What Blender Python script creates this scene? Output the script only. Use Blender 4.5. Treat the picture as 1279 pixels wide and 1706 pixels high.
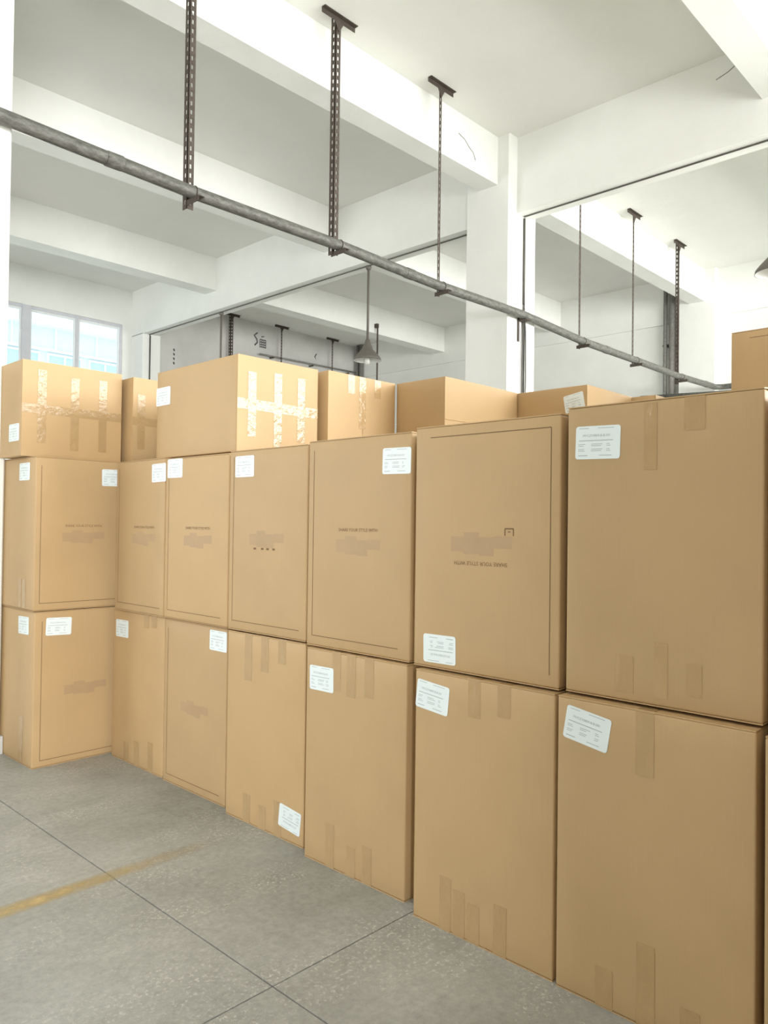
import bpy, math, random
from mathutils import Vector, Matrix

scene = bpy.context.scene
for o in list(bpy.data.objects):
    bpy.data.objects.remove(o, do_unlink=True)
C = scene.collection
pi = math.pi

# ------------------------------------------------------------------ camera
F_PX, YAW, PITCH, ROLL, CAM_H = 1279.7, 0.808239, 0.01594, -0.012954, 1.6
fw = Vector((math.sin(YAW) * math.cos(PITCH), math.cos(YAW) * math.cos(PITCH), math.sin(PITCH)))
rt = Vector((math.cos(YAW), -math.sin(YAW), 0))
dn = fw.cross(rt)
r2 = rt * math.cos(ROLL) + dn * math.sin(ROLL)
d2 = -rt * math.sin(ROLL) + dn * math.cos(ROLL)
cam_data = bpy.data.cameras.new('camera')
cam_data.sensor_fit = 'HORIZONTAL'
cam_data.sensor_width = 36.0
cam_data.lens = 36.0 * F_PX / 1279.0
cam_data.clip_start, cam_data.clip_end = 0.05, 200
cam = bpy.data.objects.new('camera', cam_data)
C.objects.link(cam)
m = Matrix((r2, -d2, -fw)).transposed().to_4x4()
m.translation = (0, 0, CAM_H)
cam.matrix_world = m
scene.camera = cam

# ------------------------------------------------------------------ sky
world = bpy.data.worlds.new('sky')
scene.world = world
world.use_nodes = True
bg = world.node_tree.nodes['Background']
bg.inputs['Color'].default_value = (0.88, 0.96, 1.0, 1)
bg.inputs['Strength'].default_value = 1.9

# ------------------------------------------------------------------ daylight entering through the window bands
def window_light(name, loc, direction, sx, sy, power, col):
    d = bpy.data.lights.new(name, 'AREA')
    d.shape = 'RECTANGLE'
    d.size, d.size_y, d.energy, d.color = sx, sy, power, col
    o = bpy.data.objects.new(name, d)
    C.objects.link(o)
    o.location = loc
    o.rotation_euler = Vector(direction).to_track_quat('-Z', 'Y').to_euler()
    return o
window_light('daylight_front_windows', (6.8, -3.85, 4.15), (0, 1, 0), 5.2, 2.6, 610, (1.0, 0.99, 0.955))
window_light('daylight_far_front_windows', (12.0, -3.85, 4.15), (0, 1, 0), 5.2, 2.6, 860, (1.0, 0.99, 0.955))
window_light('daylight_left_windows', (-5.25, 11.3, 2.9), (1, 0, 0), 5.5, 3.6, 430, (1.0, 0.99, 0.965))
window_light('daylight_entrance', (-2.3, -3.85, 2.0), (0, 1, 0), 2.2, 3.4, 940, (0.98, 0.99, 1.0))

vs = scene.view_settings
vs.view_transform = 'Standard'
vs.look = 'None'
vs.exposure = 0.05
vs.gamma = 1.0
vs.use_curve_mapping = False

# ------------------------------------------------------------------ materials
def mat(name):
    mm = bpy.data.materials.new(name)
    mm.use_nodes = True
    nt = mm.node_tree
    return mm, nt, nt.nodes, nt.links, nt.nodes['Principled BSDF']

def noise(N, L, vec, scale, detail=4, rough=0.55):
    n = N.new('ShaderNodeTexNoise')
    n.inputs['Scale'].default_value = scale
    n.inputs['Detail'].default_value = detail
    n.inputs['Roughness'].default_value = rough
    if vec is not None:
        L.new(vec, n.inputs['Vector'])
    return n.outputs['Fac']

def ramp(N, L, fac, stops):
    r = N.new('ShaderNodeValToRGB')
    while len(r.color_ramp.elements) < len(stops):
        r.color_ramp.elements.new(0.5)
    for e, (p, c) in zip(r.color_ramp.elements, stops):
        e.position = p
        e.color = (c, c, c, 1) if isinstance(c, (int, float)) else (*c, 1)
    L.new(fac, r.inputs['Fac'])
    return r.outputs['Color']

def mix(N, L, fac, a, b, mode='MIX'):
    x = N.new('ShaderNodeMix')
    x.data_type = 'RGBA'
    x.blend_type = mode
    for sock, v in ((x.inputs[0], fac), (x.inputs[6], a), (x.inputs[7], b)):
        if isinstance(v, (int, float)):
            sock.default_value = v
        elif isinstance(v, tuple):
            sock.default_value = (*v, 1)
        else:
            L.new(v, sock)
    return x.outputs[2]

def bump(N, L, bsdf, h, strength, dist):
    b = N.new('ShaderNodeBump')
    b.inputs['Strength'].default_value = strength
    b.inputs['Distance'].default_value = dist
    L.new(h, b.inputs['Height'])
    L.new(b.outputs['Normal'], bsdf.inputs['Normal'])

def mapping(N, L, src, scale):
    mp = N.new('ShaderNodeMapping')
    mp.inputs['Scale'].default_value = scale
    L.new(src, mp.inputs['Vector'])
    return mp.outputs['Vector']

def simple(name, col, rough=0.6, metal=0.0, nz=None):
    mm, nt, N, L, b = mat(name)
    b.inputs['Roughness'].default_value = rough
    b.inputs['Metallic'].default_value = metal
    g = N.new('ShaderNodeNewGeometry').outputs['Position']
    sc, lo = nz or (6.0, 0.92)
    c = mix(N, L, 1.0, col, ramp(N, L, noise(N, L, g, sc), [(0.3, lo), (0.7, 1.0)]), 'MULTIPLY')
    L.new(c, b.inputs['Base Color'])
    return mm

def plaster(name, col, grime):
    mm, nt, N, L, b = mat(name)
    g = N.new('ShaderNodeNewGeometry').outputs['Position']
    patch = ramp(N, L, noise(N, L, g, 0.9, 6, 0.6), [(0.35, grime), (0.62, 1.0)])
    c = mix(N, L, 1.0, col, patch, 'MULTIPLY')
    scuff = ramp(N, L, noise(N, L, mapping(N, L, g, (1.2, 1.2, 3.5)), 2.3, 8, 0.7), [(0.66, 0.0), (0.74, 1.0)])
    sc = N.new('ShaderNodeMath'); sc.operation = 'MULTIPLY'; sc.inputs[1].default_value = 0.16
    L.new(scuff, sc.inputs[0])
    c = mix(N, L, sc.outputs[0], c, (0.50, 0.51, 0.47))
    L.new(c, b.inputs['Base Color'])
    b.inputs['Roughness'].default_value = 0.75
    bump(N, L, b, noise(N, L, g, 5.0, 8, 0.65), 0.25, 0.02)
    return mm

def kraft():
    mm, nt, N, L, b = mat('kraft_cardboard')
    tc = N.new('ShaderNodeTexCoord').outputs['Object']
    oi = N.new('ShaderNodeObjectInfo').outputs['Random']
    big = ramp(N, L, noise(N, L, tc, 1.6, 3), [(0.3, 0.93), (0.7, 1.03)])
    c = mix(N, L, 1.0, (0.550, 0.378, 0.194), big, 'MULTIPLY')
    fib = ramp(N, L, noise(N, L, mapping(N, L, tc, (60, 60, 2.0)), 3.0, 3), [(0.3, 0.985), (0.7, 1.008)])
    c = mix(N, L, 1.0, c, fib, 'MULTIPLY')
    rnd = ramp(N, L, oi, [(0.0, (0.93, 0.93, 0.94)), (1.0, (1.04, 1.03, 1.02))])
    c = mix(N, L, 1.0, c, rnd, 'MULTIPLY')
    L.new(c, b.inputs['Base Color'])
    b.inputs['Roughness'].default_value = 0.52
    b.inputs['Specular IOR Level'].default_value = 0.35
    bump(N, L, b, noise(N, L, mapping(N, L, tc, (70, 70, 1.2)), 2.0, 2), 0.05, 0.0015)
    return mm

def tape():
    mm, nt, N, L, b = mat('parcel_tape')
    tc = N.new('ShaderNodeTexCoord').outputs['Object']
    c = mix(N, L, noise(N, L, tc, 9, 3), (0.43, 0.285, 0.135), (0.52, 0.355, 0.18))
    L.new(c, b.inputs['Base Color'])
    b.inputs['Roughness'].default_value = 0.20
    b.inputs['Specular IOR Level'].default_value = 0.6
    bump(N, L, b, noise(N, L, mapping(N, L, tc, (13, 13, 5)), 1.6, 4, 0.55), 0.60, 0.010)
    return mm

def concrete():
    mm, nt, N, L, b = mat('concrete_floor')
    g = N.new('ShaderNodeNewGeometry').outputs['Position']
    base = ramp(N, L, noise(N, L, g, 0.9, 7, 0.66), [(0.30, (0.255, 0.262, 0.235)), (0.50, (0.365, 0.373, 0.345)), (0.70, (0.465, 0.472, 0.445))])
    fine = ramp(N, L, noise(N, L, g, 30, 6, 0.75), [(0.3, 0.80), (0.7, 1.14)])
    c = mix(N, L, 1.0, base, fine, 'MULTIPLY')
    spk = ramp(N, L, noise(N, L, g, 62, 3, 0.7), [(0.54, 0.0), (0.64, 1.0)])
    msk = ramp(N, L, noise(N, L, mapping(N, L, g, (1.0, 1.5, 1.0)), 1.5, 6, 0.65), [(0.47, 0.0), (0.62, 0.85)])
    mu = N.new('ShaderNodeMath'); mu.operation = 'MULTIPLY'
    L.new(spk, mu.inputs[0]); L.new(msk, mu.inputs[1])
    c = mix(N, L, mu.outputs[0], c, (0.66, 0.65, 0.60))
    stain = ramp(N, L, noise(N, L, mapping(N, L, g, (1.0, 2.4, 1)), 1.1, 5, 0.65), [(0.56, 0.0), (0.72, 0.5)])
    c = mix(N, L, stain, c, (0.24, 0.255, 0.215))
    L.new(c, b.inputs['Base Color'])
    L.new(ramp(N, L, noise(N, L, g, 2.5, 5), [(0.3, 0.42), (0.7, 0.62)]), b.inputs['Roughness'])
    b.inputs['Specular IOR Level'].default_value = 0.4
    bump(N, L, b, noise(N, L, g, 60, 4, 0.7), 0.18, 0.004)
    return mm

def worn_paint():
    mm, nt, N, L, b = mat('worn_yellow_paint')
    g = N.new('ShaderNodeNewGeometry').outputs['Position']
    b.inputs['Base Color'].default_value = (0.70, 0.53, 0.25, 1)
    b.inputs['Roughness'].default_value = 0.6
    sx = N.new('ShaderNodeSeparateXYZ'); L.new(g, sx.inputs[0])
    mr = N.new('ShaderNodeMapRange')
    mr.inputs['From Min'].default_value = 1.0; mr.inputs['From Max'].default_value = 2.2
    mr.inputs['To Min'].default_value = 1.0; mr.inputs['To Max'].default_value = 0.05
    L.new(sx.outputs['X'], mr.inputs['Value'])
    n = ramp(N, L, noise(N, L, g, 9, 6, 0.75), [(0.30, 0.25), (0.66, 0.95)])
    mu = N.new('ShaderNodeMath'); mu.operation = 'MULTIPLY'; mu.use_clamp = True
    L.new(n, mu.inputs[0]); L.new(mr.outputs[0], mu.inputs[1])
    # the paint is rubbed thin towards both edges of the stripe
    dy = N.new('ShaderNodeMath'); dy.operation = 'SUBTRACT'; dy.inputs[1].default_value = 3.285
    L.new(sx.outputs['Y'], dy.inputs[0])
    ab = N.new('ShaderNodeMath'); ab.operation = 'ABSOLUTE'; L.new(dy.outputs[0], ab.inputs[0])
    er = N.new('ShaderNodeMapRange')
    er.inputs['From Min'].default_value = 0.015; er.inputs['From Max'].default_value = 0.062
    er.inputs['To Min'].default_value = 1.0; er.inputs['To Max'].default_value = 0.0
    L.new(ab.outputs[0], er.inputs['Value'])
    m2 = N.new('ShaderNodeMath'); m2.operation = 'MULTIPLY'; m2.use_clamp = True
    L.new(mu.outputs[0], m2.inputs[0]); L.new(er.outputs[0], m2.inputs[1])
    L.new(m2.outputs[0], b.inputs['Alpha'])
    return mm

def metal(name, c1, c2, rough, metallic):
    mm, nt, N, L, b = mat(name)
    g = N.new('ShaderNodeNewGeometry').outputs['Position']
    f = ramp(N, L, noise(N, L, mapping(N, L, g, (2.2, 6, 6)), 5.0, 9, 0.78), [(0.34, 0.0), (0.70, 1.0)])
    L.new(mix(N, L, f, c1, c2), b.inputs['Base Color'])
    b.inputs['Roughness'].default_value = rough
    b.inputs['Metallic'].default_value = metallic
    bump(N, L, b, noise(N, L, g, 40, 4), 0.3, 0.003)
    return mm

def glass():
    mm, nt, N, L, b = mat('window_glass')
    out = N['Material Output']
    tr = N.new('ShaderNodeBsdfTransparent'); tr.inputs['Color'].default_value = (0.93, 0.98, 1, 1)
    gl = N.new('ShaderNodeBsdfGlossy'); gl.inputs['Roughness'].default_value = 0.03
    fr = N.new('ShaderNodeFresnel'); fr.inputs['IOR'].default_value = 1.35
    mx = N.new('ShaderNodeMixShader')
    L.new(fr.outputs[0], mx.inputs[0]); L.new(tr.outputs[0], mx.inputs[1]); L.new(gl.outputs[0], mx.inputs[2])
    L.new(mx.outputs[0], out.inputs['Surface'])
    return mm

M = dict(
    wall=plaster('white_plaster', (0.83, 0.84, 0.80), 0.94),
    ceil=plaster('ceiling_plaster', (0.80, 0.80, 0.76), 0.96),
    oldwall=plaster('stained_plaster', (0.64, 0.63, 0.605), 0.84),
    unseen_dark=plaster('darkened_unseen_wall', (0.32, 0.31, 0.285), 0.9),  # unseen walls, colour darkened to cut the light bounced onto the cartons
    kraft=kraft(), tape=tape(), floor=concrete(), paint=worn_paint(), glass=glass(),
    joint=simple('floor_joint', (0.13, 0.13, 0.11), 0.9),
    pipe=metal('galvanised_pipe', (0.055, 0.053, 0.047), (0.23, 0.23, 0.205), 0.6, 0.25),
    rust=metal('rusty_steel', (0.055, 0.042, 0.033), (0.115, 0.092, 0.075), 0.75, 0.2),
    shade=simple('grey_enamel', (0.16, 0.145, 0.125), 0.55),
    lining=simple('white_enamel', (0.78, 0.78, 0.75), 0.4),
    bulb=simple('lamp_bulb', (0.85, 0.84, 0.80), 0.3),
    riser=metal('grey_painted_pipe', (0.17, 0.165, 0.15), (0.33, 0.32, 0.295), 0.6, 0.1),
    conduit=simple('grey_conduit', (0.11, 0.105, 0.09), 0.6),
    cable=simple('black_cable', (0.035, 0.035, 0.03), 0.6),
    sticker=simple('label_paper', (0.83, 0.92, 0.94), 0.45, 0, (3, 0.97)),
    ink=simple('label_ink', (0.42, 0.48, 0.50), 0.6),
    print_=simple('brown_print', (0.20, 0.115, 0.05), 0.7),
    faint=simple('faded_print', (0.47, 0.32, 0.175), 0.55),
    alu=simple('window_aluminium', (0.62, 0.63, 0.68), 0.45),
    facade=simple('pale_facade', (0.74, 0.84, 0.86), 0.8),
    facade2=simple('white_trim', (0.85, 0.88, 0.88), 0.7),
    bluepane=simple('facade_glass', (0.52, 0.70, 0.74), 0.25),
    soot=simple('dark_mark', (0.10, 0.10, 0.095), 0.8),
)

# ------------------------------------------------------------------ mesh helpers
class MB:
    def __init__(s):
        s.v, s.f, s.sm = [], [], []
    def quad(s, a, b, c, d, smooth=False):
        n = len(s.v); s.v += [a, b, c, d]; s.f.append((n, n + 1, n + 2, n + 3)); s.sm.append(smooth)
    def box(s, x0, x1, y0, y1, z0, z1):
        n = len(s.v)
        s.v += [(x, y, z) for z in (z0, z1) for x, y in ((x0, y0), (x1, y0), (x1, y1), (x0, y1))]
        for q in ((3, 2, 1, 0), (4, 5, 6, 7), (0, 1, 5, 4), (1, 2, 6, 5), (2, 3, 7, 6), (3, 0, 4, 7)):
            s.f.append(tuple(n + i for i in q)); s.sm.append(False)
        return s
    def chamfer_box(s, x0, x1, y0, y1, z0, z1, c):
        """box whose vertical edges are chamfered"""
        ring = [(x0 + c, y0), (x1 - c, y0), (x1, y0 + c), (x1, y1 - c), (x1 - c, y1), (x0 + c, y1), (x0, y1 - c), (x0, y0 + c)]
        n = len(s.v)
        s.v += [(x, y, z0) for x, y in ring] + [(x, y, z1) for x, y in ring]
        for i in range(8):
            j = (i + 1) % 8
            s.f.append((n + i, n + j, n + 8 + j, n + 8 + i)); s.sm.append(False)
        s.f.append(tuple(n + 7 - i for i in range(8))); s.sm.append(False)
        s.f.append(tuple(n + 8 + i for i in range(8))); s.sm.append(False)
        return s
    def tube(s, pts, r, seg=10, cap=True):
        pts = [Vector(p) for p in pts]
        n0 = len(s.v)
        ref = None
        for i, p in enumerate(pts):
            t = (pts[min(i + 1, len(pts) - 1)] - pts[max(i - 1, 0)]).normalized()
            if ref is None:
                ref = Vector((0, 0, 1)) if abs(t.z) < 0.9 else Vector((1, 0, 0))
            a = (ref - t * ref.dot(t)).normalized(); b = t.cross(a); ref = a
            rr = r[i] if isinstance(r, (list, tuple)) else r
            s.v += [tuple(p + (a * math.cos(2 * pi * k / seg) + b * math.sin(2 * pi * k / seg)) * rr) for k in range(seg)]
        for i in range(len(pts) - 1):
            for k in range(seg):
                a = n0 + i * seg + k; b = n0 + i * seg + (k + 1) % seg
                s.f.append((a, b, b + seg, a + seg)); s.sm.append(True)
        if cap:
            s.f.append(tuple(n0 + seg - 1 - k for k in range(seg))); s.sm.append(False)
            e = n0 + (len(pts) - 1) * seg
            s.f.append(tuple(e + k for k in range(seg))); s.sm.append(False)
        return s
    def lathe(s, prof, seg=28):
        n0 = len(s.v)
        for r, z in prof:
            s.v += [(r * math.cos(2 * pi * k / seg), r * math.sin(2 * pi * k / seg), z) for k in range(seg)]
        for i in range(len(prof) - 1):
            for k in range(seg):
                a = n0 + i * seg + k; b = n0 + i * seg + (k + 1) % seg
                s.f.append((a, b, b + seg, a + seg)); s.sm.append(True)
        return s
    def mesh(s, name, material):
        me = bpy.data.meshes.new(name)
        me.from_pydata(s.v, [], s.f)
        me.polygons.foreach_set('use_smooth', s.sm)
        me.materials.append(material)
        me.update()
        return me
    def build(s, name, material, parent=None):
        return link(name, s.mesh(name, material), parent)

def link(name, data, parent=None, loc=None):
    o = bpy.data.objects.new(name, data)
    C.objects.link(o)
    if parent is not None:
        o.parent = parent
    if loc is not None:
        o.location = loc
    return o

def tag(o, label=None, cat=None, group=None, kind=None):
    for k, v in (('label', label), ('category', cat), ('group', group), ('kind', kind)):
        if v:
            o[k] = v
    return o

# ------------------------------------------------------------------ the building
HC, HB, HG = 6.553, 5.943, 5.58            # ceiling, beam underside, girder underside
XMIN, XMAX, YMIN, YMAX = -5.4, 14.95, -4.0, 15.4

# floor: concrete slabs with sunk joints
fl = tag(MB().box(XMIN - 0.2, XMAX + 0.3, YMIN - 0.2, YMAX + 0.3, -0.2, -0.012).build('floor', M['joint']), kind='structure')
SX, SY, JW = 3.2, 3.3, 0.0032
slab_meshes = {}
def edges(o, step, lo, hi):
    e = [lo] + [o + step * k for k in range(-6, 8) if lo + 0.2 < o + step * k < hi - 0.2] + [hi]
    return list(zip(e[:-1], e[1:]))
for x0, x1 in edges(1.685, SX, XMIN, XMAX):
    for y0, y1 in edges(2.112, SY, YMIN, YMAX):
        w, d = round(x1 - x0, 3), round(y1 - y0, 3)
        if (w, d) not in slab_meshes:
            slab_meshes[w, d] = MB().box(JW, w - JW, JW, d - JW, -0.012, 0).mesh('slab', M['floor'])
        link('slab', slab_meshes[w, d], fl, (x0, y0, 0))
MB().box(-1.0, 2.25, 3.222, 3.348, 0.0002, 0.0006).build('line_marking', M['paint'], fl)['label'] = 'worn yellow painted floor line'

# ceiling with its beams and girders
ce = tag(MB().box(XMIN - 0.2, XMAX + 0.3, YMIN - 0.2, YMAX + 0.3, HC, HC + 0.2).build('ceiling', M['ceil']), kind='structure')
for y0, y1 in ((-1.1, -0.8), (2.28, 2.59), (5.707, 6.002), (8.907, 9.2), (12.217, 12.58)):
    MB().box(XMIN, XMAX, y0, y1, HB, HC + 0.01).build('beam', M['wall'], ce)
MB().box(8.165, 8.47, YMIN, YMAX, HG, HC + 0.005).build('girder', M['wall'], ce)
MB().box(1.55, 1.85, YMIN, YMAX, HG, HC + 0.005).build('girder', M['wall'], ce)
MB().box(14.90, XMAX + 0.01, YMIN, YMAX, 5.66, HC + 0.005).build('girder', M['wall'], ce)

crk = MB()
crk.tube([(x, 5.706, z) for x, z in ((7.18, 6.30), (7.30, 6.27), (7.40, 6.20), (7.47, 6.17), (7.52, 6.09))], 0.004, 5)
crk.tube([(8.164, y, z) for y, z in ((3.05, 6.32), (2.92, 6.36), (2.80, 6.43), (2.70, 6.45))], 0.004, 5)
crk.build('crack', M['conduit'], ce)['label'] = 'hairline crack in the plaster'
# columns
def column(x0, x1, y0, y1, z1, label):
    o = MB().chamfer_box(x0, x1, y0, y1, 0, z1, 0.012).build('column', M['wall'])
    return tag(o, label, 'column', kind='structure')
column(7.99, 8.607, 5.53, 6.2, HC + 0.02, 'white plastered concrete column rising behind the open carton stack')
lc = column(1.39, 2.015, 5.53, 6.2, HC + 0.02, 'overexposed white column at the left picture edge beside the stacked cartons')
fc = column(14.756, 15.0, 5.5, 6.2, HC + 0.02, 'far white column standing against the end wall')
column(8.165, 8.58, 14.92, YMAX + 0.05, HG + 0.01, 'narrow white pier at the far end of the girder')
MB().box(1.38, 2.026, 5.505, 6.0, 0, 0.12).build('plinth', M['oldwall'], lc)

# walls
wr = tag(MB().box(XMAX, XMAX + 0.25, YMIN, YMAX, 0, HC).build('wall_right', M['wall']), kind='structure')

WX0, WX1, WZ0, WZ1 = 3.1, 7.95, 3.9, 5.80
bw = MB()
bw.box(XMIN, WX0, YMAX, YMAX + 0.25, 0, HC); bw.box(WX1, 8.4, YMAX, YMAX + 0.25, 0, HC)
bw.box(WX0, WX1, YMAX, YMAX + 0.25, 0, WZ0); bw.box(WX0, WX1, YMAX, YMAX + 0.25, WZ1, HC)
wb = tag(bw.build('wall_back', M['wall']), kind='structure')
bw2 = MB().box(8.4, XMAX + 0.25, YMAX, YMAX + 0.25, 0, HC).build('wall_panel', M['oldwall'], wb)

lw = MB()
lw.box(XMIN - 0.25, XMIN, YMIN, YMAX, 0, 1.1); lw.box(XMIN - 0.25, XMIN, YMIN, YMAX, 4.7, HC)
lw.box(XMIN - 0.25, XMIN, YMIN, 8.5, 1.1, 4.7); lw.box(XMIN - 0.25, XMIN, 14.1, YMAX, 1.1, 4.7)
tag(lw.build('wall_left', M['unseen_dark']), kind='structure')
fwm = MB()
fwm.box(XMIN, XMAX, YMIN - 0.25, YMIN, 5.5, HC)
fwm.box(4.2, XMAX, YMIN - 0.25, YMIN, 0, 2.8)
fwm.box(14.6, XMAX, YMIN - 0.25, YMIN, 2.8, 5.5)
fwm.box(-1.1, 4.2, YMIN - 0.25, YMIN, 0, 5.5)
fwm.box(XMIN, -3.5, YMIN - 0.25, YMIN, 0, 5.5)
fwm.box(-3.5, -1.1, YMIN - 0.25, YMIN, 3.8, 5.5)
tag(fwm.build('wall_front', M['unseen_dark']), kind='structure')

# window in the back wall
wf = MB()
yf0, yf1 = YMAX + 0.03, YMAX + 0.10
wf.box(WX0, WX1, yf0, yf1, WZ1 - 0.06, WZ1); wf.box(WX0, WX1, yf0, yf1, WZ0, WZ0 + 0.06)
wf.box(WX0, WX0 + 0.05, yf0, yf1, WZ0 + 0.06, WZ1 - 0.06); wf.box(WX1 - 0.05, WX1, yf0, yf1, WZ0 + 0.06, WZ1 - 0.06)
win = tag(wf.build('window_1', M['alu']), kind='structure')
MB().box(5.87, 6.03, yf0 - 0.03, yf1 + 0.03, WZ0, WZ1).build('mullion', M['alu'], win)
for xm in (4.25, 5.05, 6.945):
    MB().box(xm, xm + 0.055, yf0 - 0.01, yf1 + 0.005, WZ0 + 0.002, WZ1 - 0.002).build('mullion', M['alu'], win)
px = [WX0 + 0.05, 4.25, 4.305, 5.05, 5.105, 5.87, 6.03, 6.945, 7.0, WX1 - 0.05]
for i in range(0, 10, 2):
    a, b = px[i], px[i + 1]
    sash = MB()
    for q in ((a, b, WZ1 - 0.10, WZ1 - 0.06), (a, b, WZ0 + 0.06, WZ0 + 0.10), (a, a + 0.035, WZ0 + 0.1, WZ1 - 0.1), (b - 0.035, b, WZ0 + 0.1, WZ1 - 0.1)):
        sash.box(q[0], q[1], yf0 + 0.015, yf1 - 0.02, q[2], q[3])
    sa = sash.build('sash', M['facade2'], win)
    MB().box(a + 0.03, b - 0.03, yf0 + 0.03, yf0 + 0.036, WZ0 + 0.09, WZ1 - 0.09).build('pane', M['glass'], sa)
MB().box(WX0 - 0.05, WX1 + 0.05, YMAX - 0.06, YMAX + 0.03, WZ0 - 0.06, WZ0).build('sill', M['wall'], win)

# building outside the window
nb = tag(link('neighbouring_building', None, None, (13.0, 30.0, 0)), 'pale blue factory block with white fascia seen through the far window', 'building')
MB().box(-11, 13, 0, 6, 0, 9.6).build('wall', M['facade'], nb)
MB().box(-11.2, 13.2, -0.5, 0.0, 9.05, 9.42).build('fascia', M['facade2'], nb)
MB().box(-11.2, 13.2, -0.7, 6, 9.6, 9.78).build('roof_edge', M['facade2'], nb)
MB().box(-11, 13, -0.12, 0, 8.12, 8.22).build('ledge', M['facade2'], nb)
for k in range(14):
    x = -10.6 + k * 1.66
    w = MB()
    w.box(x, x + 1.4, -0.08, 0, 7.98, 8.06); w.box(x, x + 1.4, -0.08, 0, 6.5, 6.58)
    for q in (0, 0.66, 1.32):
        w.box(x + q, x + q + 0.08, -0.08, 0, 6.58, 7.98)
    w.box(x, x + 1.4, -0.07, 0, 7.3, 7.36)
    wo = w.build('window', M['facade2'], nb)
    MB().box(x + 0.06, x + 1.34, -0.03, -0.01, 6.56, 8.0).build('pane', M['bluepane'], wo)
    MB().box(x + 0.3, x + 0.38, -0.06, 0, 8.22, 9.05).build('pilaster', M['facade2'], nb)

# dark painted marks on the stained far wall
mk = MB()
def stroke(pts, r=0.012):
    mk.tube([(x, YMAX - 0.002, z) for x, z in pts], r, 5)
stroke([(11.50, 6.30), (11.40, 6.22), (11.48, 6.14), (11.50, 6.06), (11.42, 5.98)], 0.018)
for dz in (0, 0.06, 0.12, 0.18):
    stroke([(11.58, 5.97 + dz), (11.76, 5.97 + dz)], 0.014)
for dx in (0, 0.06, 0.12, 0.18):
    stroke([(11.58 + dx, 5.95), (11.58 + dx, 6.15)], 0.010)
stroke([(11.62, 6.22), (11.70, 6.24)], 0.012)
stroke([(13.44, 6.10), (13.38, 6.02), (13.44, 5.94), (13.50, 6.02), (13.44, 6.10), (13.52, 6.16), (13.50, 5.84)], 0.016)
for z in (5.5, 5.4, 5.3, 5.2, 4.78):
    stroke([(9.18, z), (9.20, z - 0.05)], 0.02 if z > 5 else 0.05)
mk.build('painted_mark', M['soot'], wb)

# ------------------------------------------------------------------ overhead pipe and its hangers
PY = 5.45
pz = [(-5.3, 4.36), (0.0, 4.35), (1.9, 4.325), (3.40, 4.285), (5.0, 4.295), (6.55, 4.258), (8.2, 4.28), (9.7, 4.215), (11.25, 4.215), (13.0, 4.21), (14.55, 4.25)]
def pipe_z(x):
    return next(z0 + (x - x0) / (x1 - x0) * (z1 - z0) for (x0, z0), (x1, z1) in zip(pz[:-1], pz[1:]) if x0 <= x <= x1)
pp = link('overhead_pipe', None, None, (0, 0, 0))
tag(pp, 'long grey galvanised pipe hung below the ceiling and crossing the hall', 'pipe')
pts = [(x, PY, z) for x, z in pz]
el = [(14.55 + 0.16 * math.sin(a), PY - 0.16 * (1 - math.cos(a)), 4.25) for a in [pi / 2 * k / 6 for k in range(1, 7)]]
MB().tube(pts + el + [(14.71, 4.0, 4.25)], 0.052, 14).build('pipe_run', M['pipe'], pp)
for x in (2.72, 6.05, 10.4, 14.2):
    i = max(k for k in range(len(pz)) if pz[k][0] <= x)
    t = (x - pz[i][0]) / (pz[i + 1][0] - pz[i][0])
    z = pz[i][1] + t * (pz[i + 1][1] - pz[i][1])
    MB().tube([(x - 0.07, PY, z), (x - 0.06, PY, z), (x + 0.06, PY, z), (x + 0.07, PY, z)], [0.053, 0.0565, 0.0565, 0.053], 14).build('coupling', M['pipe'], pp)

def ladder(mb, z0, z1, w, axis, t=0.005, pitch=0.075, hole=0.038, off=(0, 0)):
    """slotted steel strip standing upright: two rails joined by rungs so that real slots stay open"""
    hw = w * 0.30
    def bx(a0, a1, c0, c1):
        if axis == 'x':
            mb.box(off[0] + a0, off[0] + a1, off[1], off[1] + t, c0, c1)
        else:
            mb.box(off[0], off[0] + t, off[1] + a0, off[1] + a1, c0, c1)
    bx(0, (w - hw) / 2, z0, z1); bx((w + hw) / 2, w, z0, z1)
    z = z0
    while z < z1:
        bx((w - hw) / 2, (w + hw) / 2, z, min(z + pitch - hole, z1)); z += pitch

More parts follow.
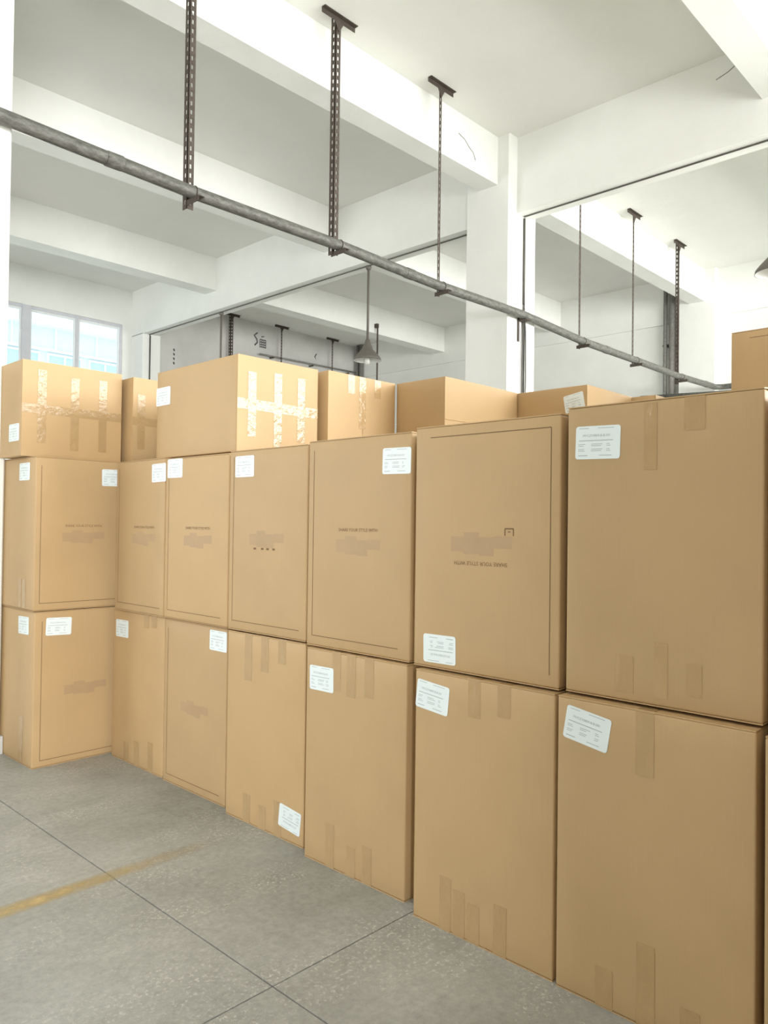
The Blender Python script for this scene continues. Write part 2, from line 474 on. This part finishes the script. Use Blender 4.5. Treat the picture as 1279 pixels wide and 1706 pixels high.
def hanger(x, y, ztop, zbot, w, label, plate=True, arm=True, group=None, both=True):
    h = link('pipe_hanger', None, None, (x, y, zbot))
    tag(h, label, 'hanger', group)
    H = ztop - zbot
    st = MB()
    ladder(st, 0, H, w, 'x', off=(-w / 2, 0))
    if both:
        ladder(st, 0, H, w, 'y', off=(-w / 2, 0))
    st.build('slotted_bar', M['rust'], h)
    if plate:
        p = MB()
        p.box(-0.22, 0.22, -0.005, 0.0, H - 0.05, H)
        p.box(-0.22, 0.22, -0.05, 0.0, H - 0.005, H)
        p.build('ceiling_plate', M['rust'], h)
        g = MB()
        g.v += [(-0.06, -0.012, H - 0.05), (0.06, -0.012, H - 0.05), (0.0, -0.012, H - 0.15), (-0.06, -0.006, H - 0.05), (0.06, -0.006, H - 0.05), (0.0, -0.006, H - 0.15)]
        g.f += [(0, 2, 1), (3, 4, 5), (0, 1, 4, 3), (1, 2, 5, 4), (2, 0, 3, 5)]; g.sm += [False] * 5
        g.build('gusset', M['rust'], h)
    if arm:
        a = MB()
        za = pipe_z(x) - 0.054 - zbot
        a.box(-0.03, 0.03, -0.17, 0.03, za - 0.005, za); a.box(-0.03, -0.025, -0.17, 0.03, za - 0.045, za - 0.005)
        a.build('support_arm', M['rust'], h)
        zc = pipe_z(x) - zbot
        MB().tube([(0, -0.056 + 0.055 * math.cos(q), zc + 0.055 * math.sin(q)) for q in [2 * pi * k / 20 for k in range(21)]], 0.004, 6).build('pipe_clamp', M['rust'], h)
    return h
HY = PY + 0.056
hanger(3.41, HY, HC, 4.165, 0.062, 'slotted steel hanger nearest the left white column, its top out of frame')
hanger(5.03, HY, HC, 4.215, 0.066, 'slotted rusty hanger with ceiling plate, second along the pipe from the left')
hanger(6.60, HY, HC, 4.16, 0.040, 'thin slotted hanger with ceiling plate just left of the middle column', both=False)
hanger(9.72, HY, HC, 4.115, 0.040, 'thin hanger just right of the middle column, top hidden by the girder', both=False)
hanger(11.37, HY, HC, 4.13, 0.045, 'rusty hanger with ceiling plate in the middle of the right-hand bay', both=False)
hanger(13.10, HY, HC, 4.09, 0.050, 'slotted hanger nearest the far wall column in the right-hand bay')
# stub bracket beside the column
sb = link('pipe_bracket', None, None, (8.21, PY + 0.0, 3.95))
tag(sb, 'short steel bracket hanging under the pipe at the middle column', 'bracket')
MB().box(-0.014, 0.014, 0.06, 0.075, 0.0, 0.30).build('drop_bar', M['rust'], sb)
MB().box(-0.014, 0.10, -0.06, 0.075, 0.262, 0.274).build('shelf', M['rust'], sb)

# hangers along the far wall, seen through the left opening
for x, zb, w, t in ((10.62, 4.2, 0.075, 'thick slotted hanger at the far wall above the big two-tone carton'),
                    (12.12, 4.6, 0.04, 'thin far-wall hanger below the scrawled wall marks'),
                    (13.85, 4.6, 0.04, 'thin far-wall hanger left of the grey pendant lamp')):
    hanger(x, 15.22, HC, zb, w, t, arm=False, both=w > 0.06)
rd = link('hanging_rod', None, None, (12.42, 12.14, 4.2))
tag(rd, 'thin dark rod hanging just right of the grey pendant lamp', 'rod')
MB().tube([(0, 0, 0), (0, 0, 1.92)], 0.018, 8).build('rod', M['rust'], rd)
MB().box(-0.03, 0.03, -0.01, 0.077, 1.86, 1.95).build('clip', M['rust'], rd)
wp = link('wall_pipe', None, None, (0, 0, 0))
tag(wp, 'dark pipe running along the stained far wall behind the hangers', 'pipe')
MB().tube([(11.5, 15.29, 5.76), (13, 15.29, 5.78), (14.8, 15.29, 5.80)], 0.02, 10).build('pipe_run', M['riser'], wp)
for x in (11.9, 13.2, 14.5):
    MB().box(x - 0.02, x + 0.02, 15.25, 15.40, 5.72, 5.75).build('bracket', M['rust'], wp)

def risers(y, z1, ws, label):
    r = link('riser_pipes', None, None, (14.83, y, 0))
    tag(r, label, 'pipes')
    off = 0
    for w in ws:
        MB().tube([(0, off, 0), (0, off, z1)], w, 12).build('riser', M['riser'], r)
        for z in (3.2, 5.2):
            MB().box(-0.01, 0.115, off - w - 0.012, off + w + 0.012, z, z + 0.04).build('clamp', M['rust'], r)
        off -= 0.14
    return r
risers(6.50, 6.545, (0.038, 0.062), 'pair of grey vertical pipes beside the far wall column')
risers(15.25, 6.545, (0.05, 0.06), 'pair of dark vertical pipes in the far corner behind the pendant lamp')
lp = link('low_wall_pipe', None, None, (0, 0, 0))
tag(lp, 'grey pipe running level along the far right wall', 'pipe')
MB().tube([(14.85, 8.6, 4.20), (14.85, 6.9, 4.20)], 0.035, 10).build('pipe_run', M['pipe'], lp)
MB().tube([(14.62, 6.9, 4.20), (14.62, 4.4, 4.09)], 0.036, 10).build('pipe_run', M['pipe'], lp)
MB().tube([(14.85, 6.9, 4.20), (14.62, 6.9, 4.20)], 0.036, 10).build('pipe_run', M['pipe'], lp)

# electric conduit under the girder and down the column
def conduit(label, runs):
    o = link('cable_conduit', None, None, (0, 0, 0))
    tag(o, label, 'conduit')
    for nm, pts_, r_, mt in runs:
        MB().tube(pts_, r_, 8).build(nm, M[mt], o)
conduit('thin dark conduit under the white girder above the right-hand opening', [('conduit_run', [(8.30, YMIN + 0.1, HG - 0.010), (8.30, 5.51, HG - 0.010)], 0.0095, 'conduit')])
conduit('thin dark conduit under the girder above the left-hand opening', [('conduit_run', [(8.30, 6.22, HG - 0.010), (8.30, 14.90, HG - 0.010)], 0.0095, 'conduit'), ('conduit_drop', [(8.32, 14.90, HG - 0.02), (8.32, 14.90, 3.0)], 0.014, 'conduit')])
conduit('conduit and loose black cables running down the middle column', [('conduit_drop', [(8.322, 5.514, HG - 0.02), (8.322, 5.514, 4.45)], 0.0145, 'conduit')] + [
    ('cable', [(8.322, 5.512, 4.45), (8.322 + dx, 5.508, 4.1), (8.322 + dx * 1.3, 5.508, 3.5), (8.322 + dx * 0.6, 5.510, 2.6), (8.322, 5.510, 0.2)], w, mt) for dx, w, mt in ((-0.03, 0.010, 'conduit'), (0.0, 0.011, 'cable'), (0.035, 0.009, 'conduit'))])

# pendant lamps under the girder
def pendant(y, label, z=4.12, x=8.335):
    p = link('pendant_lamp', None, None, (x, y, z))
    tag(p, label, 'lamp', 'pendant lamps under the girder')
    H = HG - z
    k = 0.80
    def prof(pts_):
        return [(r_ * k, z_ * k) for r_, z_ in pts_]
    MB().tube([(0, 0, 0.36 * k), (0, 0, H)], 0.019, 8).build('rod', M['shade'], p)
    MB().lathe([(0.001, H), (0.045, H), (0.045, H - 0.03), (0.03, H - 0.055), (0.001, H - 0.055)], 16).build('canopy', M['shade'], p)
    MB().lathe(prof([(0.001, 0.40), (0.04, 0.40), (0.05, 0.36), (0.075, 0.30), (0.09, 0.27), (0.105, 0.215), (0.15, 0.17), (0.215, 0.10), (0.258, 0.045), (0.268, 0.0), (0.262, 0.0)]), 36).build('shade', M['shade'], p)
    MB().lathe(prof([(0.262, 0.0), (0.252, 0.043), (0.209, 0.095), (0.145, 0.162), (0.05, 0.20), (0.001, 0.20)]), 36).build('shade_lining', M['lining'], p)
    MB().lathe(prof([(0.001, 0.19), (0.04, 0.19), (0.045, 0.12), (0.05, 0.0), (0.045, -0.05), (0.02, -0.075), (0.001, -0.08)]), 18).build('bulb', M['bulb'], p)
    return p
pendant(8.36, 'grey bell-shaped pendant lamp hanging above the middle cartons')
pendant(12.3, 'pendant lamp whose thin rod drops behind the big two-tone carton', z=4.0)
pendant(2.49, 'dark pendant lamp cut off by the right picture edge', z=4.20)

# ------------------------------------------------------------------ cartons
def text_mesh(body):
    cu = bpy.data.curves.new('text', 'FONT')
    cu.body = body; cu.size = 1.0; cu.align_x = 'CENTER'; cu.align_y = 'CENTER'; cu.resolution_u = 2
    o = bpy.data.objects.new('text', cu); C.objects.link(o)
    bpy.context.view_layer.update()
    me = bpy.data.meshes.new_from_object(o.evaluated_get(bpy.context.evaluated_depsgraph_get()))
    vs_ = [(v.co.x, v.co.y) for v in me.vertices]; fs_ = [tuple(p.vertices) for p in me.polygons]
    bpy.data.objects.remove(o); bpy.data.curves.remove(cu); bpy.data.meshes.remove(me)
    xs = [v[0] for v in vs_]; ys = [v[1] for v in vs_]
    w = max(xs) - min(xs); cx = (max(xs) + min(xs)) / 2; cy = (max(ys) + min(ys)) / 2
    return [((x - cx) / w, (y - cy) / w) for x, y in vs_], fs_
SLOGAN = text_mesh('SHARE YOUR STYLE WITH')
TITLE = text_mesh('MYCZY0809-B-B-S01')
FLAP = 0.004

class Carton:
    """Corrugated carton in its own frame: x depth, y width, z height, base centre at the origin."""
    def __init__(s, key, x0, x1, y0, y1, z0, z1, label, yaw=0.0, lying=False, seam='y', group=None):
        s.rnd = random.Random(key)
        s.root = link('carton', None)
        tag(s.root, label, 'carton', group)
        s.lying = lying
        if lying:       # top of the carton faces -Y
            s.dx, s.dy, s.dz = x1 - x0, z1 - z0, y1 - y0
            s.root.location = ((x0 + x1) / 2, y1, (z0 + z1) / 2)
            s.root.rotation_euler = (pi / 2, 0, yaw)
        else:
            s.dx, s.dy, s.dz = x1 - x0, y1 - y0, z1 - z0
            s.root.location = ((x0 + x1) / 2, (y0 + y1) / 2, z0)
            s.root.rotation_euler = (0, 0, yaw)
        s.amp = {f: (s.rnd.uniform(-0.001, 0.0035), s.rnd.uniform(-0.0012, 0.0012), s.rnd.uniform(0, 6)) for f in 'XYAB'}
        s.body(); s.flaps(seam)
    def W(s, f):
        return s.dy if f in 'XA' else s.dx
    def disp(s, f, u, v):
        w = s.W(f); a, b, ph = s.amp[f]
        return math.sin(pi * min(max(u / w, 0), 1)) * math.sin(pi * min(max(v / s.dz, 0), 1)) * (a + b * math.sin(7 * u + ph) + b * math.sin(5 * v + 2 * ph))
    def P(s, f, u, v, e=0.0):
        hx, hy = s.dx / 2, s.dy / 2
        if f == 'T':
            return (-hx + u, -hy + v, s.dz + 0.0003 + e)
        d = s.disp(f, u, v) + e
        if f == 'X': return (-hx - d, hy - u, v)
        if f == 'Y': return (-hx + u, -hy - d, v)
        if f == 'A': return (hx + d, -hy + u, v)
        return (hx - u, hy + d, v)
    def body(s):
        r, n = 0.007, 9
        zb, zt = FLAP, s.dz - FLAP
        lv = [(zb, 0.006), (zb + 0.002, 0.002), (zb + 0.007, 0.0)] + [zb + 0.007 + (zt - zb - 0.014) * k / 12 for k in range(1, 12)] + [(zt - 0.007, 0.0), (zt - 0.002, 0.002), (zt, 0.006)]
        mb = MB(); cnt = None
        for q in lv:
            z, ins = q if isinstance(q, tuple) else (q, 0.0)
            ring = []
            for f in 'XYAB':
                w = s.W(f)
                for k in range(n + 1):
                    u = r + (w - 2 * r) * k / n
                    ring.append(s.P(f, u, z, -ins))
                p1 = Vector(s.P(f, w - r, z, -ins)); nf = {'X': 'Y', 'Y': 'A', 'A': 'B', 'B': 'X'}[f]
                p2 = Vector(s.P(nf, r, z, -ins)); co = Vector(s.P(f, w, z, -ins)); co2 = Vector(s.P(nf, 0, z, -ins)); co = (co + co2) / 2
                for t in (0.33, 0.67):
                    ring.append(tuple(p1 * (1 - t) ** 2 + co * 2 * t * (1 - t) + p2 * t * t))
            cnt = len(ring); mb.v += ring
        for i in range(len(lv) - 1):
            for k in range(cnt):
                a = i * cnt + k; b = i * cnt + (k + 1) % cnt
                mb.f.append((a, b, b + cnt, a + cnt)); mb.sm.append(True)
        mb.f.append(tuple(range(cnt - 1, -1, -1))); mb.sm.append(False)
        e = (len(lv) - 1) * cnt
        mb.f.append(tuple(e + k for k in range(cnt))); mb.sm.append(False)
        mb.build('body', M['kraft'], s.root)
    def flaps(s, seam):
        hx, hy, g, t = s.dx / 2 - 0.001, s.dy / 2 - 0.001, 0.002, FLAP
        for nm, z0 in (('top_flap', s.dz - t), ('bottom_flap', 0.0)):
            for sg in (-1, 1):
                if seam == 'y':
                    a, b = sorted((sg * g, sg * hx)); bx = (a, b, -hy, hy)
                else:
                    a, b = sorted((sg * g, sg * hy)); bx = (-hx, hx, a, b)
                MB().box(*bx, z0, z0 + t).build(nm, M['kraft'], s.root)
    def decal(s, name, material, f, cu, cv, w, h, rot=0.0, e=0.0011, nu=3, nv=3, parent=None, corner=0.0, mb=None):
        """thin patch that follows the slightly bulged wall"""
        build = mb is None
        mb = mb or MB()
        c, sn = math.cos(math.radians(rot)), math.sin(math.radians(rot))
        n0 = len(mb.v)
        for j in range(nv + 1):
            for i in range(nu + 1):
                x, y = (i / nu - 0.5) * w, (j / nv - 0.5) * h
                if corner:
                    x = max(-w / 2, min(w / 2, x)); 
                mb.v.append(s.P(f, cu + x * c - y * sn, cv + x * sn + y * c, e))
        for j in range(nv):
            for i in range(nu):
                a = n0 + j * (nu + 1) + i
                mb.f.append((a, a + 1, a + nu + 2, a + nu + 1)); mb.sm.append(True)
        if build:
            return mb.build(name, material, parent or s.root)
    def label_sheet(s, f, cu, cv, rot=0.0, w=0.168, h=0.115, flip=False, rnd_=0.010):
        rot_t = rot + (180 if flip else 0)
        c, sn = math.cos(math.radians(rot)), math.sin(math.radians(rot))
        ring = []
        for qx, qy, a0 in ((1, 1, 0), (-1, 1, 90), (-1, -1, 180), (1, -1, 270)):
            for k in range(5):
                a = math.radians(a0 + 22.5 * k)
                ring.append((qx * (w / 2 - rnd_) + rnd_ * math.cos(a), qy * (h / 2 - rnd_) + rnd_ * math.sin(a)))
        mb = MB()
        for e in (0.0006, 0.0016):
            mb.v += [s.P(f, cu + x * c - y * sn, cv + x * sn + y * c, e) for x, y in ring]
            mb.v.append(s.P(f, cu, cv, e))
        n = len(ring)
        for k in range(n):
            j = (k + 1) % n
            mb.f.append((n + 1 + k, n + 1 + j, 2 * n + 1)); mb.sm.append(False)
            mb.f.append((k, j, n + 1 + j, n + 1 + k)); mb.sm.append(False)
        st = mb.build('shipping_label', M['sticker'], s.root)
        st['label'] = 'white shipping label with rounded corners'
        c2, s2 = math.cos(math.radians(rot_t)), math.sin(math.radians(rot_t))
        pm = MB()
        def put(vs_, fs_):
            n0 = len(pm.v)
            pm.v += [s.P(f, cu + x * c2 - y * s2, cv + x * s2 + y * c2, 0.0021) for x, y in vs_]
            for q in fs_:
                pm.f.append(tuple(n0 + i for i in q)); pm.sm.append(False)
        def bar(x0, x1, y, t):
            put([(x0 * w, y * h - t), (x1 * w, y * h - t), (x1 * w, y * h + t), (x0 * w, y * h + t)], [(0, 1, 2, 3)])
        put([(x * 0.60 * w - 0.03 * w, y * 0.60 * w + 0.21 * h) for x, y in TITLE[0]], TITLE[1])
        bar(-0.42, 0.34, 0.06, 0.0012)
        for y0 in (-0.05, -0.10, -0.20, -0.25):
            bar(-0.43, -0.43 + s.rnd.uniform(0.1, 0.17), y0, 0.0009)
            bar(-0.14, -0.14 + s.rnd.uniform(0.14, 0.28), y0, 0.0009)
            bar(0.20, 0.20 + s.rnd.uniform(0.05, 0.12), y0, 0.0009)
        bar(-0.43, -0.22, -0.39, 0.0012); bar(0.04, 0.32, -0.39, 0.0010)
        bar(-0.42, -0.20, 0.43, 0.0009); bar(0.0, 0.36, 0.43, 0.0009)
        pm.build('label_print', M['ink'], st)
    def tape_strip(s, f, u, v0, v1, w=0.062, fold=None):
        s.decal('tape_strip', M['tape'], f, u, (v0 + v1) / 2, w, v1 - v0, 0, 0.0009, 3, 6)
        if fold:      # continues over the top edge
            t = MB(); hx, hy = s.dx / 2, s.dy / 2
            if f == 'X':
                y = hy - u
                t.quad((-hx - 0.0009, y + w / 2, s.dz - 0.012), (-hx - 0.0009, y - w / 2, s.dz - 0.012), (-hx + 0.004, y - w / 2, s.dz + 0.0008), (-hx + 0.004, y + w / 2, s.dz + 0.0008))
                t.quad((-hx + 0.004, y + w / 2, s.dz + 0.0008), (-hx + 0.004, y - w / 2, s.dz + 0.0008), (-hx + 0.2, y - w / 2, s.dz + 0.0008), (-hx + 0.2, y + w / 2, s.dz + 0.0008))
                t.build('tape_fold', M['tape'], s.root)
    def corner_print(s, f, flip=False, u0=0.038, v0=0.050, u1=0.605, v1=0.942):
        w = s.W(f); mb = MB(); t = 0.0035
        if not flip:
            s.decal('', None, f, u0, (v0 + v1) / 2, t, v1 - v0, 0, 0.0007, 1, 14, mb=mb)
            s.decal('', None, f, (u0 + u1) / 2, v0, u1 - u0, t, 0, 0.0007, 12, 1, mb=mb)
        else:
            s.decal('', None, f, w - u0, s.dz - (v0 + v1) / 2, t, v1 - v0, 0, 0.0007, 1, 14, mb=mb)
            s.decal('', None, f, w - (u0 + u1) / 2, s.dz - v0, u1 - u0, t, 0, 0.0007, 12, 1, mb=mb)
        mb.build('printed_line', M['print_'], s.root)
    def slogan(s, f, flip=False, cu=0.345, cv=0.553, w=0.252):
        if flip:
            cu = s.W(f) - cu; cv = s.dz - cv
        k = -1 if flip else 1
        mb = MB()
        mb.v = [s.P(f, cu + k * x * w, cv + k * y * w, 0.0008) for x, y in SLOGAN[0]]
        mb.f = list(SLOGAN[1]); mb.sm = [False] * len(mb.f)
        mb.build('printed_slogan', M['print_'], s.root)
        s.logo(f, cu, cv - k * 0.075)
    def logo(s, f, cu, cv, w=0.29, h=0.085):
        mb = MB()
        for a, b, hh, dz in ((-0.5, -0.28, 0.7, 0.0), (-0.28, -0.02, 1.0, 0.05), (-0.02, 0.22, 0.85, -0.08), (0.22, 0.5, 0.55, 0.12)):
            s.decal('', None, f, cu + (a + b) / 2 * w, cv + dz * h, (b - a) * w, hh * h, 0, 0.0006, 2, 2, mb=mb)
        mb.build('faded_logo_print', M['faint'], s.root)

# ---- bottom row, standing on the floor
c = Carton('BL', 2.03, 2.69, 5.03, 5.63, 0, 1.005, 'bottom carton of the left end stack, set crosswise against the white column')
c.label_sheet('Y', 0.158, 0.903, -2); c.label_sheet('X', 0.43, 0.906, 2)
c.corner_print('Y', u0=0.05, v0=0.045, u1=0.62); c.logo('Y', 0.345, 0.48)
c.decal('tape_strip', M['tape'], 'X', 0.42, 0.16, 0.06, 0.3)
c = Carton('B1', 2.54, 3.12, 4.31, 4.97, 0, 1.0, 'plain floor carton in the inside corner beside the crosswise left stack')
c.label_sheet('X', 0.122, 0.876, 1)
for u, a, b in ((0.44, 0.91, 0.995), (0.535, 0.92, 0.995), (0.20, 0.006, 0.13), (0.335, 0.006, 0.16), (0.51, 0.006, 0.19)):
    c.tape_strip('X', u, a, b, fold=b > 0.9)
c = Carton('B2', 2.53, 3.11, 3.625, 4.285, 0, 1.0, 'floor carton third from the left end, label at its upper right corner')
c.label_sheet('X', 0.575, 0.922, 0); c.corner_print('X'); c.logo('X', 0.34, 0.49)
c = Carton('B3', 2.487, 3.07, 2.90, 3.555, 0, 1.005, 'plain floor carton with a tilted label at its lower right corner')
c.label_sheet('X', 0.553, 0.115, -6, flip=True)
for u, a, b in ((0.19, 0.755, 1.0), (0.333, 0.82, 1.0), (0.474, 0.88, 1.0), (0.192, 0.006, 0.153), (0.327, 0.006, 0.126), (0.455, 0.006, 0.18)):
    c.tape_strip('X', u, a, b, fold=b > 0.9)
c = Carton('B4', 2.44, 3.03, 2.184, 2.834, 0, 1.003, 'floor carton with six tape strips and a level label at its upper left corner')
c.label_sheet('X', 0.110, 0.866, 1)
for u, a, b in ((0.213, 0.825, 1.0), (0.312, 0.81, 1.0), (0.426, 0.826, 1.0), (0.183, 0.006, 0.203), (0.322, 0.006, 0.138), (0.425, 0.006, 0.168)):
    c.tape_strip('X', u, a, b, 0.057, fold=b > 0.9)
c = Carton('B5', 2.389, 2.98, 1.437, 2.09, 0, 1.008, 'tall floor carton second from the right, four tape strips along its bottom')
c.label_sheet('X', 0.091, 0.906, -5.8)
for u, a, b in ((0.168, 0.006, 0.21), (0.236, 0.006, 0.178), (0.305, 0.006, 0.15), (0.429, 0.006, 0.188), (0.30, 0.86, 1.0), (0.438, 0.885, 1.0)):
    c.tape_strip('X', u, a, b, 0.058, fold=b > 0.9)
c = Carton('B6', 2.383, 2.98, 0.763, 1.421, 0, 1.01, 'large shaded floor carton at the lower right with a tilted label')
c.label_sheet('X', 0.113, 0.914, -9.2)
for u, a, b in ((0.183, 0.006, 0.135), (0.327, 0.006, 0.267), (0.319, 0.80, 1.003), (0.47, 0.006, 0.12)):
    c.tape_strip('X', u, a, b, fold=b > 0.9)
c = Carton('B7', 2.345, 2.95, 0.06, 0.728, 0, 1.01, 'sliver of a floor carton at the lower right picture edge')

# ---- second row, standing on the first
c = Carton('UL', 2.02, 2.68, 5.03, 5.63, 1.01, 2.01, 'upper carton of the left end stack, set crosswise with two labels')
c.label_sheet('Y', 0.53, 0.886, 1); c.label_sheet('X', 0.424, 0.906, 0)
c.corner_print('Y', u1=0.62); c.slogan('Y', cu=0.325)
for u in (0.38, 0.45): c.tape_strip('X', u, 0.01, 0.2, 0.05)
c = Carton('U1', 2.5, 3.1, 4.27, 4.885, 1.008, 1.995, 'second-tier carton in the inside corner, narrow beside the crosswise left stack')
c.label_sheet('X', 0.545, 0.896, 1); c.corner_print('X', u0=0.04, u1=0.58); c.slogan('X', cu=0.37)
c = Carton('U2', 2.5, 3.1, 3.59, 4.256, 1.010, 1.987, 'second-tier carton under the big two-tone carton, label at its top left')
c.label_sheet('X', 0.105, 0.914, 0); c.corner_print('X'); c.slogan('X', cu=0.363)
c = Carton('U3', 2.48, 3.08, 2.895, 3.55, 1.015, 1.992, 'second-tier carton standing on the floor carton with the low tilted label')
c.label_sheet('X', 0.135, 0.888, 0); c.corner_print('X'); c.logo('X', 0.33, 0.495)
lm = MB()
for a in (0.235, 0.30, 0.345, 0.395):
    c.decal('', None, 'X', a, 0.447, 0.022, 0.010, 0, 0.0008, 1, 1, mb=lm)
lm.build('logo_fragment', M['print_'], c.root)
c = Carton('U4', 2.46, 3.05, 2.19, 2.862, 1.010, 2.0, 'second-tier carton in mid row with a level label at its upper right')
c.label_sheet('X', 0.585, 0.868, -1); c.corner_print('X', u0=0.04); c.slogan('X', cu=0.347, cv=0.562)
c = Carton('U5', 2.42, 3.01, 1.44, 2.13, 1.016, 2.006, 'second-tier carton standing upside down, its slogan and low label inverted')
c.label_sheet('X', 0.139, 0.08, 0.8, flip=True); c.corner_print('X', flip=True, u0=0.04, u1=0.61, v0=0.047); c.slogan('X', flip=True, cu=0.352, cv=0.555)
ic = MB()
for du, dv, w, h in ((0, 0.018, 0.040, 0.005), (-0.019, 0.004, 0.005, 0.026), (0.019, 0.004, 0.005, 0.026), (0, 0.006, 0.012, 0.004)):
    c.decal('', None, 'X', 0.472 + du, 0.555 + dv, w, h, 0, 0.0008, 1, 1, mb=ic)
ic.build('printed_symbol', M['print_'], c.root)
c = Carton('U6', 2.42, 3.02, 0.757, 1.413, 1.020, 2.022, 'large second-tier carton at the right with plain front and level label')
c.label_sheet('X', 0.116, 0.872, -1.5)
for u, a, b, w in ((0.305, 0.77, 0.99, 0.045), (0.45, 0.89, 0.997, 0.066), (0.22, 0.03, 0.152, 0.064), (0.346, 0.03, 0.208, 0.045), (0.453, 0.05, 0.154, 0.05)):
    c.tape_strip('X', u, a, b, w)
hx6, hz6, ang6 = c.dx / 2, c.dz - FLAP, math.radians(-5.0)
for fo in [o for o in c.root.children if o.name.startswith('top_flap')]:
    front = fo.data.vertices[0].co.x < -0.1
    piv = Vector((-hx6 if front else hx6, 0, hz6)); rm = Matrix.Rotation(ang6 if front else -ang6, 3, 'Y')
    fo.rotation_euler = rm.to_euler(); fo.location = piv - rm @ piv
Carton('U7', 2.43, 3.02, 0.05, 0.728, 1.02, 2.0, 'unseen second-tier carton added beyond the right picture edge to darken the gap')  # added out of view so that the gap beside it stays dark

# ---- third tier: cartons laid on their sides, taped ends towards the light
def end_tape(c, cross, us=(0.14, 0.29, 0.45), lo=0.08, hi=0.92):
    """seam tape along the closed end and the short strips across it"""
    c.decal('seam_tape', M['tape'], 'T', c.dx / 2, c.dy / 2, c.dx * 0.998, 0.06, 0, 0.0006, 8, 1)
    if cross:
        for u in us:
            a = c.dy * c.rnd.uniform(lo, lo + 0.1); b = c.dy * c.rnd.uniform(hi - 0.12, hi)
            c.decal('tape_strip', M['tape'], 'T', c.dx * u / 0.59, (a + b) / 2, 0.058, b - a, 0, 0.0010, 2, 6)
c = Carton('T1', 1.975, 2.667, 5.16, 5.525, 2.016, 2.65, 'carton lying on the crosswise left stack below the bright window', lying=True, seam='x')
end_tape(c, True, (0.11, 0.30, 0.47))
c.label_sheet('X', 0.475, 0.245, 90)
c = Carton('T2', 2.70, 3.35, 5.06, 6.06, 2.0, 2.625, 'shaded carton squeezed between the window-side carton and the big two-tone one', lying=True, seam='x')
end_tape(c, True, (0.06, 0.30, 0.5))
c = Carton('T3', 2.545, 3.145, 3.585, 4.455, 2.0, 2.553, 'big two-tone carton on its side, brightly lit end with three white glints', lying=True, seam='x')
end_tape(c, True, (0.10, 0.285, 0.46))
c.label_sheet('X', 0.16, 0.075, 90)
c = Carton('T4', 3.19, 3.80, 3.54, 4.54, 2.0, 2.553, 'bright taped carton end directly below the grey pendant lamp', lying=True, seam='y')
c.decal('seam_tape', M['tape'], 'T', 0.30, 0.38, 0.06, 0.33, 0, 0.0006, 2, 6)
for u in (0.20, 0.30, 0.44): c.decal('tape_strip', M['tape'], 'T', u, 0.49, 0.06, 0.12, 0, 0.0010, 2, 4)
c = Carton('T5', 3.805, 4.62, 3.11, 3.53, 2.0, 2.553, 'carton with brown side and cream end in front of the middle column', lying=True, seam='x')
for v in (0.06, 0.20, 0.36):
    c.decal('tape_strip', M['tape'], 'X', c.dy - 0.12, v, 0.06, 0.20, 90, 0.0009, 3, 3)
c = Carton('T6', 4.635, 5.285, 2.565, 3.70, 2.0, 2.553, 'long low carton right of the column with a tilted label near its corner', lying=True, seam='x')
c.label_sheet('X', 0.112, c.dz - 0.095, 100, w=0.150, h=0.12)
c = Carton('T8', 5.30, 5.93, 2.39, 3.4, 2.0, 2.553, 'carton tip peeking over the large right-hand carton', lying=True, seam='x')
c = Carton('T7', 5.26, 5.86, 1.19, 1.855, 1.87, 2.90, 'tall carton standing behind the large right-hand stack, printed line near its top')
c.corner_print('X', flip=True, u0=0.04, u1=0.55, v0=0.05)

# ---- cartons buried in the block that carry the third tier
HID = 'plain carton buried inside the block behind the front row'
def pile(x0, x1, y0, y1, z1):
    for k in range(2):
        Carton('h%s%s%d' % (x0, y0, k), x0, x1, y0, y1, k * z1 / 2, (k + 1) * z1 / 2 - 0.001, HID, group='buried cartons')
pile(2.72, 3.32, 5.06, 5.72, 1.998)
pile(3.19, 3.79, 3.55, 4.21, 1.998)
pile(3.82, 4.42, 2.88, 3.53, 1.998)
pile(4.66, 5.27, 2.58, 3.24, 1.998)
pile(5.31, 5.91, 2.41, 3.07, 1.998)
pile(5.27, 5.86, 1.19, 1.85, 1.868)

# ---- unseen cartons added behind the viewpoint to shade the front row's right end
for k in range(5):
    for j in range(3):
        Carton('o%d%d' % (k, j), -0.45 + 0.67 * k, 0.21 + 0.67 * k, -1.80, -1.20, j * 1.0, j * 1.0 + 0.998, 'unseen carton added behind the viewpoint to shade the front row', group='added shading cartons')
